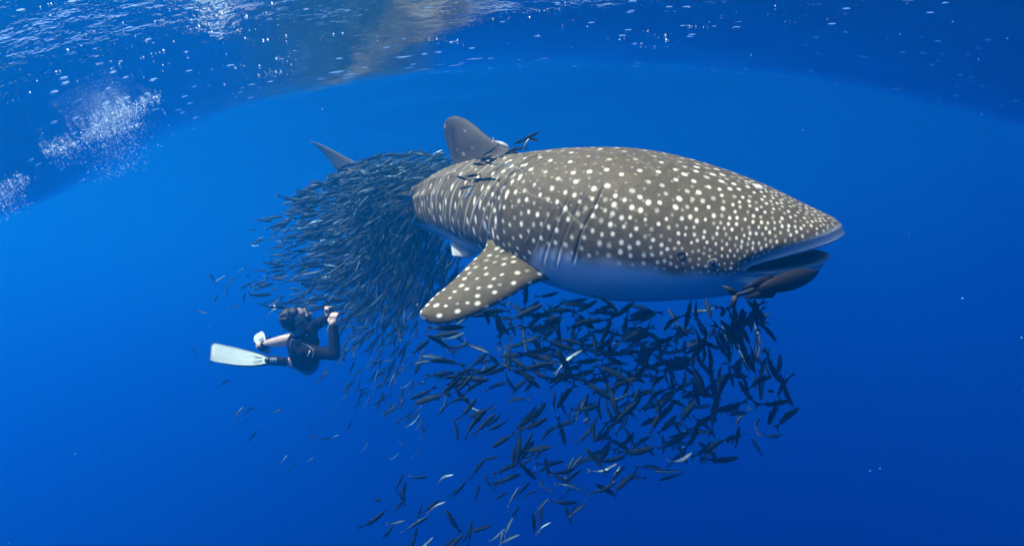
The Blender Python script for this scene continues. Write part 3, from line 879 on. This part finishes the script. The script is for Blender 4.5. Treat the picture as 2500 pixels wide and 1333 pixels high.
# white balls added in place of glints, strung along the crests under the surface
glint_streaks = []
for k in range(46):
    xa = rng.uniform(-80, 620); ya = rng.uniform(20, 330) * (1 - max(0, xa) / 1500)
    ln = rng.uniform(40, 240); glint_streaks.append((xa, ya, xa + ln, ya - ln * rng.uniform(.25, .5), int(rng.integers(3, 13)), 5, .004))
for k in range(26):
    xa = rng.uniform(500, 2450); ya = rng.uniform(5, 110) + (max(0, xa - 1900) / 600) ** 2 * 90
    ln = rng.uniform(40, 200); glint_streaks.append((xa, ya, xa + ln, ya + ln * rng.uniform(-.1, .12), int(rng.integers(2, 7)), 6, .004))
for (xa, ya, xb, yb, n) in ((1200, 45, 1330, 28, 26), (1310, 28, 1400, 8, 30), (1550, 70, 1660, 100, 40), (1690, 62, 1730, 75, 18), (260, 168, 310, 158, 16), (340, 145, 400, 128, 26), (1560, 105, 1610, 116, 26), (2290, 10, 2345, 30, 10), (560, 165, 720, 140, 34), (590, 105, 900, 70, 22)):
    glint_streaks.append((xa, ya, xb, yb, n, 6, .004))
fc, fr_ = plume(glint_streaks)
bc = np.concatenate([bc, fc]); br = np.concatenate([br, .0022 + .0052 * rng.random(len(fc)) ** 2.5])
ball_mass('foam_and_glints', bc, br, foam_m, 'white froth and added glint balls under the wavy water surface', 'bubbles')
# ------------------------------------------------------------------ the freediver
def sphere_set(items, voxel, smooth_it=6):
    """items: chains of (point, radius) or ellipsoids -> one continuous skin"""
    bm = bmesh.new()
    def ball(c, r, M=None):
        T = Matrix.Translation(Vector(c)) @ (M if M is not None else Matrix.Identity(4)) @ Matrix.Diagonal((*(r if hasattr(r, '__len__') else (r, r, r)), 1))
        bmesh.ops.create_icosphere(bm, subdivisions=2, radius=1.0, matrix=T)
    for it in items:
        if it[0] == 'chain':
            pts = it[1]
            for (a, ra), (b, rb) in zip(pts[:-1], pts[1:]):
                a = np.array(a); b = np.array(b); L_ = np.linalg.norm(b - a)
                n = max(2, int(L_ / (.35 * min(ra, rb))) + 1)
                for t in np.linspace(0, 1, n): ball(a + (b - a) * t, ra + (rb - ra) * t)
        else:
            ball(it[1], it[2], it[3] if len(it) > 3 else None)
    me_ = bpy.data.meshes.new('tmp'); bm.to_mesh(me_); bm.free()
    o = bpy.data.objects.new('tmp', me_); col.objects.link(o)
    r_ = o.modifiers.new('r', 'REMESH'); r_.mode = 'VOXEL'; r_.voxel_size = voxel
    s_ = o.modifiers.new('s', 'SMOOTH'); s_.factor = .5; s_.iterations = smooth_it
    dg = bpy.context.evaluated_depsgraph_get()
    res = bpy.data.meshes.new_from_object(o.evaluated_get(dg))
    bpy.data.objects.remove(o); bpy.data.meshes.remove(me_)
    res.polygons.foreach_set('use_smooth', np.ones(len(res.polygons), bool)); res.update()
    return res

W = lambda px, py, d: Vector(cam_to_world(at(px, py, d)))
C3 = lambda v: Vector(cam_to_world(np.array(v, float)))          # direction (right, away, up) -> world
DV = 4.35
person_loc = W(742, 850, 4.5)
person = link('person', None, loc=person_loc)
tag(person, 'swimmer in black wetsuit and pale fins, arms raised, photographing the shark', 'person')
def pchild(name, me_, mat, parent=None):
    me_.transform(Matrix.Translation(-person_loc))
    return link(name, me_, mat, parent or person)
skin_m = simple_mat('human_skin', (.62, .43, .31), .5, vary=.12, scale=30)
suit_m = simple_mat('neoprene', (.007, .008, .012), .75, spec=.08, vary=.35, scale=40)
hair_m = simple_mat('hair', (.010, .009, .009), .6, vary=.5, scale=120)
rubber_m = simple_mat('black_rubber', (.012, .013, .015), .35, vary=.2)
fin_m = simple_mat('pale_fin', (.58, .63, .54), .45, vary=.12, scale=20)
short_m = simple_mat('swim_shorts', (.10, .28, .36), .7, vary=.7, scale=28)
white_m = simple_mat('white_print', (.8, .8, .78), .5, vary=.05)
grey_m = simple_mat('grey_seam', (.30, .36, .42), .6, vary=.1)

# head frame: he looks up to the right, right ear towards us and low
h_fwd = C3((.80, .25, .42)).normalized()
h_right = C3((.10, -.72, -.62)); h_right = (h_right - h_fwd * h_right.dot(h_fwd)).normalized()
h_up = h_right.cross(h_fwd).normalized()
if h_up.dot(C3((-.3, -.3, .8))) < 0: h_up = -h_up
HM = Matrix((h_fwd, h_right, h_up)).transposed().to_4x4()
HC = W(724, 779, 4.28)
hp = lambda f, r, u: HC + h_fwd * f + h_right * r + h_up * u
# joints
sh_r, el_r, wr_r = W(750, 856, 4.24), W(817, 866, 4.16), W(814, 797, 4.22)
sh_l, el_l, wr_l = W(758, 800, 4.50), W(782, 788, 4.66), W(803, 775, 4.40)
chest, neck = W(740, 838, 4.42), W(727, 812, 4.34)
waist, hip = W(742, 866, 4.62), W(748, 876, 4.78)
hip_r, hip_l = W(752, 890, 4.78), W(742, 862, 4.84)
kn_r, an_r = W(728, 888, 5.02), W(690, 882, 4.92)
kn_l, an_l = W(716, 826, 5.06), W(648, 840, 5.06)
heel_l, toe_l = W(633, 845, 5.08), W(652, 856, 5.14)
toe_r = W(664, 880, 4.86)

def hand(items, wrist, to, palm_n, thumb_dir, curl, sc=1.0):
    """palm, four fingers of unequal length bent round what they hold, thumb from the side of the palm"""
    to = to.normalized(); side_ = to.cross(palm_n).normalized()
    if side_.dot(thumb_dir) < 0: side_ = -side_
    pn = palm_n.normalized()
    pc = wrist + to * .05 * sc
    items.append(('chain', [(wrist, .026 * sc), (wrist + to * .03 * sc, .029 * sc)]))
    for k in (-1.5, -.5, .5, 1.5):
        items.append(('chain', [(wrist + to * .015 + side_ * k * .011 * sc, .016 * sc), (wrist + to * .085 * sc + side_ * k * .0185 * sc, .0125 * sc)]))
    for k, ln in ((1.5, .068), (.5, .078), (-.5, .074), (-1.5, .058)):
        b0 = wrist + to * .085 * sc + side_ * k * .0185 * sc
        d1 = (to * math.cos(curl) + pn * math.sin(curl)); d2 = (to * math.cos(curl * 2.1) + pn * math.sin(curl * 2.1)); d3 = (to * math.cos(curl * 2.9) + pn * math.sin(curl * 2.9))
        p1 = b0 + d1 * ln * .45 * sc; p2 = p1 + d2 * ln * .33 * sc; p3 = p2 + d3 * ln * .25 * sc
        items.append(('chain', [(b0, .0105 * sc), (p1, .0095 * sc), (p2, .0088 * sc), (p3, .0075 * sc)]))
    t0 = wrist + to * .03 * sc + side_ * .026 * sc
    t1 = t0 + (side_ * .7 + to * .6 + pn * .3).normalized() * .035 * sc; t2 = t1 + (to * .7 + pn * .7).normalized() * .03 * sc
    items.append(('chain', [(t0, .014 * sc), (t1, .011 * sc), (t2, .009 * sc)]))

items = [('ball', HC, (.098, .078, .112), HM), ('ball', hp(.045, 0, -.055), (.055, .058, .06), HM), ('ball', hp(-.02, 0, .02), (.09, .079, .09), HM),
         ('ball', hp(.068, 0, -.098), (.024, .026, .02), HM),                                     # chin
         ('chain', [(hp(.098, 0, .012), .010), (hp(.118, 0, -.022), .015)]),                       # nose
         ('chain', [(hp(.094, -.018, -.058), .009), (hp(.100, 0, -.060), .010), (hp(.094, .018, -.058), .009)]),   # lips
         ('chain', [(hp(-.012, .079, .012), .011), (hp(-.022, .084, -.008), .012), (hp(-.012, .080, -.030), .009)]),
         ('chain', [(hp(-.012, -.079, .012), .011), (hp(-.022, -.084, -.008), .012), (hp(-.012, -.080, -.030), .009)]),
         ('chain', [(hp(-.03, 0, -.06), .058), (neck, .06), (chest, .10)]),
         ('chain', [(chest, .125), (waist, .115), (hip, .125)]), ('chain', [(sh_r, .06), (chest, .10), (sh_l, .06)]),
         ('chain', [(sh_r, .052), (el_r, .040), (wr_r, .028)]), ('chain', [(sh_l, .052), (el_l, .040), (wr_l, .028)]),
         ('chain', [(hip, .10), (hip_r, .085), (kn_r, .056), (kn_r.lerp(an_r, .35), .055), (an_r, .036), (toe_r, .032)]),
         ('chain', [(hip, .10), (hip_l, .085), (kn_l, .056), (kn_l.lerp(an_l, .35), .058), (an_l, .037), (heel_l, .036), (toe_l, .032)])]
toward = C3((-.25, -.1, .95))
hand(items, wr_r, C3((.0, .05, 1)), C3((.15, .95, 0)), C3((-1, 0, .2)), .85)
hand(items, wr_l, C3((.15, -.35, .9)), C3((.2, -.9, -.25)), C3((1, 0, 0)), .80)
pchild('body', sphere_set(items, .0055, 5), skin_m)

suit = [('chain', [(neck + h_up * 0 + (chest - neck) * .12, .066), (chest, .128)]), ('chain', [(chest, .138), (waist, .126), (waist.lerp(hip, .6), .130)]),
        ('chain', [(sh_r, .070), (chest, .11), (sh_l, .070)]),
        ('chain', [(sh_r, .066), (sh_r.lerp(el_r, .4), .056), (el_r, .048), (el_r.lerp(wr_r, .35), .047), (wr_r, .036)]),
        ('chain', [(sh_l, .066), (sh_l.lerp(el_l, .4), .056), (el_l, .048), (el_l.lerp(wr_l, .35), .047), (wr_l, .036)])]
wet = pchild('wetsuit', sphere_set(suit, .008, 5), suit_m)
pchild('shorts', sphere_set([('chain', [(hip, .132), (hip_r, .100), (hip_r.lerp(kn_r, .55), .082)]), ('chain', [(hip, .132), (hip_l, .100), (hip_l.lerp(kn_l, .55), .082)])], .01, 4), short_m)
for a, b in ((kn_r.lerp(an_r, .62), toe_r), (kn_l.lerp(an_l, .72), an_l.lerp(heel_l, .2))):
    pchild('sock', sphere_set([('chain', [(a, .046), (a.lerp(b, .5), .042), (b, .040)])], .008, 3), suit_m)
# hair: a thick cap over crown and nape, off the face
hair = [('ball', hp(-.038, 0, .030), (.084, .084, .092), HM), ('ball', hp(-.056, 0, -.008), (.062, .078, .080), HM), ('ball', hp(.006, 0, .080), (.050, .060, .036), HM)]
for k in range(260):
    a = rng.uniform(0, 6.28); e = rng.uniform(-.3, 1.4)
    d_ = Vector((math.cos(e) * math.cos(a), math.cos(e) * math.sin(a), math.sin(e)))
    if d_.x > .15 and d_.z < .85: continue
    hair.append(('ball', hp(-.038 + .083 * d_.x, .081 * d_.y, .030 + .090 * d_.z), .006 + .006 * rng.random()))
pchild('hair', sphere_set(hair, .005, 5), hair_m)

def box_mesh(name, corners_fn, sx, sy, sz, bev=.2, seg=2):
    bm = bmesh.new(); bmesh.ops.create_cube(bm, size=1.0)
    for v in bm.verts: v.co = Vector((v.co.x * sx, v.co.y * sy, v.co.z * sz))
    bmesh.ops.bevel(bm, geom=bm.edges[:], offset=bev * min(sx, sy, sz), segments=seg, affect='EDGES', profile=.5)
    m_ = bpy.data.meshes.new(name); bm.to_mesh(m_); bm.free()
    m_.transform(corners_fn); return m_
def frame(c, f, r, u):
    M = Matrix((f, r, u)).transposed().to_4x4(); M.translation = c; return M
def tube(name, pts, rad, n=12, closed=False):
    pts = [np.array(p_, float) for p_ in pts]
    P = np.array(pts); T = np.gradient(P, axis=0) if not closed else (np.roll(P, -1, 0) - np.roll(P, 1, 0))
    T /= np.linalg.norm(T, axis=1, keepdims=True) + 1e-9
    ref = np.array([.31, .52, .79]); A = np.cross(T, ref); A /= np.linalg.norm(A, axis=1, keepdims=True); B = np.cross(T, A)
    an = np.linspace(0, 2*np.pi, n, endpoint=False); rad = np.broadcast_to(rad, (len(P),))
    G = P[:, None] + rad[:, None, None] * (A[:, None] * np.cos(an)[None, :, None] + B[:, None] * np.sin(an)[None, :, None])
    V = G.reshape(-1, 3); q_ = grid_quads(len(P), n, True)
    if closed:
        j = np.arange(n); q_ = np.concatenate([q_, np.stack([(len(P)-1)*n + j, (len(P)-1)*n + (j+1) % n, (j+1) % n, j], -1)])
        return make_mesh(name, V, q_)
    V = np.concatenate([V, P[:1], P[-1:]]); j = np.arange(n); nv_ = len(P) * n
    t_ = np.concatenate([np.stack([(j + 1) % n, j, np.full(n, nv_)], -1), np.stack([nv_ - n + j, nv_ - n + (j + 1) % n, np.full(n, nv_ + 1)], -1)])
    return make_mesh(name, V, [q_, t_])
# mask: black skirt, glass, strap round the head
mk = pchild('mask', box_mesh('mask', frame(hp(.089, 0, -.008), h_fwd, h_right, h_up), .036, .138, .074, .38, 3), rubber_m)
glass_m = simple_mat('mask_glass', (.02, .03, .04), .06, spec=.7)
for sg in (-1, 1):
    pchild('lens', box_mesh('lens', frame(hp(.108, sg * .034, -.002), h_fwd, h_right, h_up), .005, .054, .046, .4, 2), glass_m, mk)
pchild('strap', tube('strap', [hp(.09 * math.cos(a) - .012 + .004, .094 * math.sin(a), .012 + .012 * -math.cos(a)) for a in np.linspace(.9, 2*math.pi - .9, 26)], .010), rubber_m, mk)
sn = pchild('snorkel', tube('snorkel', [hp(.088, -.03, -.06), hp(.075, -.085, -.055), hp(.03, -.105, -.005), hp(-.03, -.108, .06), hp(-.10, -.10, .135), hp(-.135, -.095, .165)], .0115), rubber_m)
pchild('tip_band', tube('tip_band', [hp(-.098, -.1, .133), hp(-.112, -.098, .147)], .0135), white_m, sn)

# swim fins: blade with side rails, foot pocket
def blade_fin(outline_top, outline_bot, pocket_a, pocket_b, shade, th=.006):
    top = [W(*p_) for p_ in outline_top]; bot = [W(*p_) for p_ in outline_bot]
    n = 24; t = np.linspace(0, 1, n)
    def rs(L_):
        P = np.array(L_); a = np.r_[0, np.cumsum(np.linalg.norm(np.diff(P, axis=0), axis=1))]; a /= a[-1]
        return np.stack([spline(a, P[:, k], t) for k in range(3)], -1)
    T_, B_ = rs(top), rs(bot)
    nv = 9; f = np.linspace(0, 1, nv)
    nrm = np.cross(T_[n // 2] - T_[0], B_[n // 2] - T_[n // 2]); nrm /= np.linalg.norm(nrm)
    mid = T_[:, None] * (1 - f)[None, :, None] + B_[:, None] * f[None, :, None]
    rib = .0035 * np.cos(f * math.pi * 6)[None, :, None] * np.ones((n, 1, 1))
    G1 = mid + nrm * (th / 2 + rib); G2 = mid - nrm * (th / 2 - rib)
    V = np.concatenate([G1.reshape(-1, 3), G2.reshape(-1, 3)]); q1 = grid_quads(n, nv); q2 = grid_quads(n, nv, off=n * nv)[:, ::-1]
    ed = []
    loop = [i * nv for i in range(n)] + [(n-1) * nv + j for j in range(1, nv)] + [i * nv + nv - 1 for i in range(n-2, -1, -1)] + [j for j in range(nv-2, 0, -1)]
    for a, b in zip(loop, loop[1:] + loop[:1]): ed.append((b, a, a + n * nv, b + n * nv))
    root = pchild('swim_fin', make_mesh('swim_fin', V, np.concatenate([q1, q2, np.array(ed)])), fin_m)
    for L_ in (T_, B_): pchild('rail', tube('rail', [p_ for p_ in L_[: int(n * .75)]], np.linspace(.011, .005, int(n * .75))), rubber_m, root)
    pchild('foot_pocket', sphere_set([('chain', [(Vector(pocket_a), .046), (Vector(pocket_a).lerp(Vector(pocket_b), .5), .050), (Vector(pocket_b), .040)])], .008, 4), rubber_m, root)
    return root, nrm
f1, n1_ = blade_fin([(655, 872, 4.93), (625, 862, 4.94), (590, 853, 4.93), (550, 844, 4.90), (520, 840, 4.87), (515, 842, 4.86)],
                    [(655, 888, 4.82), (625, 893, 4.76), (590, 893, 4.72), (550, 888, 4.68), (522, 883, 4.64), (512, 880, 4.63)], W(690, 882, 4.90), W(656, 880, 4.86), fin_m)
for k in range(4):
    x = 661 + k * 4.2
    pchild('pocket_rib', tube('pocket_rib', [W(x, 873.5, 4.815), W(x + .5, 880, 4.80), W(x + .5, 886, 4.815)], .0045, 8), fin_m, f1)
for y0_, y1_ in ((869, 874), (884, 880)):
    pchild('blade_slot', tube('blade_slot', [W(618, y0_, 4.90 - (y0_ - 862) / 31 * .18 - .004), W(640, y1_, 4.93 - (y1_ - 867) / 24 * .15 - .004)], .003, 8), rubber_m, f1)
f2, _ = blade_fin([(652, 838, 5.14), (650, 826, 5.25), (646, 815, 5.40), (640, 808, 5.52)], [(630, 846, 5.10), (622, 838, 5.22), (620, 828, 5.38), (623, 818, 5.50)], W(640, 846, 5.08), W(646, 842, 5.14), fin_m)
pchild('white_mark', box_mesh('white_mark', frame(W(638, 829, 5.20), C3((1, 0, .4)).normalized(), C3((.0, 1, .0)).normalized(), C3((-.4, 0, 1)).normalized()), .05, .006, .03), white_m, f2)

# prints and seams on the suit: rest on its surface
from mathutils.bvhtree import BVHTree
wv = [v.co + person_loc for v in wet.data.vertices]
bvh = BVHTree.FromPolygons(wv, [p_.vertices[:] for p_ in wet.data.polygons])
def on_suit(px, py):
    d_ = W(px, py, 1.0).normalized(); h_, n_2, _, _ = bvh.ray_cast(Vector((0, 0, 0)), d_)
    return (h_ + n_2 * .002, n_2) if h_ is not None else (None, None)
def seam(pts):
    out_ = []
    for (a, b) in zip(pts[:-1], pts[1:]):
        for t in np.linspace(0, 1, 6, endpoint=False):
            q_, _ = on_suit(a[0] + (b[0] - a[0]) * t, a[1] + (b[1] - a[1]) * t)
            if q_ is not None: out_.append(q_)
    if len(out_) > 2: pchild('seam', tube('seam', out_, .0026, 6), grey_m, wet)
seam([(711, 828), (725, 831), (738, 829)]); seam([(711, 832), (708, 850), (712, 870)]); seam([(736, 838), (752, 843), (764, 853), (766, 866), (760, 876)]); seam([(766, 853), (772, 852)])
def print_mark(px, py, w_, h_, rot):
    q_, n_2 = on_suit(px, py)
    if q_ is None: return
    a = C3((math.cos(R(rot)), 0, math.sin(R(rot)))); a = (a - n_2 * a.dot(n_2)).normalized(); b = n_2.cross(a)
    pchild('print_mark', box_mesh('print_mark', frame(q_, a, b, n_2), w_, h_, .003), white_m, wet)
print_mark(756, 858, .020, .010, 60); print_mark(753.5, 864, .012, .007, 60); print_mark(751, 868, .010, .006, 40); print_mark(749, 818, .022, .015, 0)

# the small camera in his hands, a thing of its own
cam_c = (wr_r + C3((.0, .05, 1)) * .10).lerp(wr_l + C3((.15, -.35, .9)).normalized() * .07, .5)
cl = cam_c
ac = link('camera_housing', None, loc=cl)
tag(ac, 'small dark compact camera held in the raised hands of the swimmer', 'camera')
cf, cu = C3((.95, .25, .1)).normalized(), C3((0, .2, 1)); cu = (cu - cf * cu.dot(cf)).normalized(); cr = cf.cross(cu)
def cchild(name, m_, mat):
    m_.transform(Matrix.Translation(-cl)); return link(name, m_, mat, ac)
cchild('case', box_mesh('case', frame(cl, cf, cr, cu), .034, .062, .085, .2), rubber_m)
cchild('lens', tube('lens', [cl + cf * .012, cl + cf * .028], .018, 20), glass_m)
cchild('wrist_strap', tube('wrist_strap', [cl - cu * .04 + cr * .01, cl - cu * .07 + cf * .035, cl - cu * .11 + cf * .03, cl - cu * .13 + cf * .0], .004, 8), simple_mat('red_strap', (.45, .03, .04), .6))
# ------------------------------------------------------------------ the water itself: one even volume
DENS = 0.102
hm, nt, p, out = new_mat('haze')
nt.nodes.remove(p)
pv = nt.nodes.new('ShaderNodeVolumePrincipled')
pv.inputs['Color'].default_value = (0.003, 0.192, 0.475, 1)
pv.inputs['Absorption Color'].default_value = (0.0, 0.095, 0.48, 1)
pv.inputs['Density'].default_value = DENS
pv.inputs['Anisotropy'].default_value = 0.6
nt.links.new(pv.outputs[0], out.inputs['Volume'])
zt = float(GZ.max()) + 0.05
x0, x1, y0, y1, z0, z1 = -88, 88, -58, 88, -45, zt
bv = [(x, y, z) for x in (x0, x1) for y in (y0, y1) for z in (z0, z1)]
bq = np.array([(0, 1, 3, 2), (4, 6, 7, 5), (0, 4, 5, 1), (2, 3, 7, 6), (0, 2, 6, 4), (1, 5, 7, 3)])
tag(link('haze', make_mesh('haze', bv, bq, False), hm), 'clear blue sea water filling the whole scene', 'water', kind='stuff')
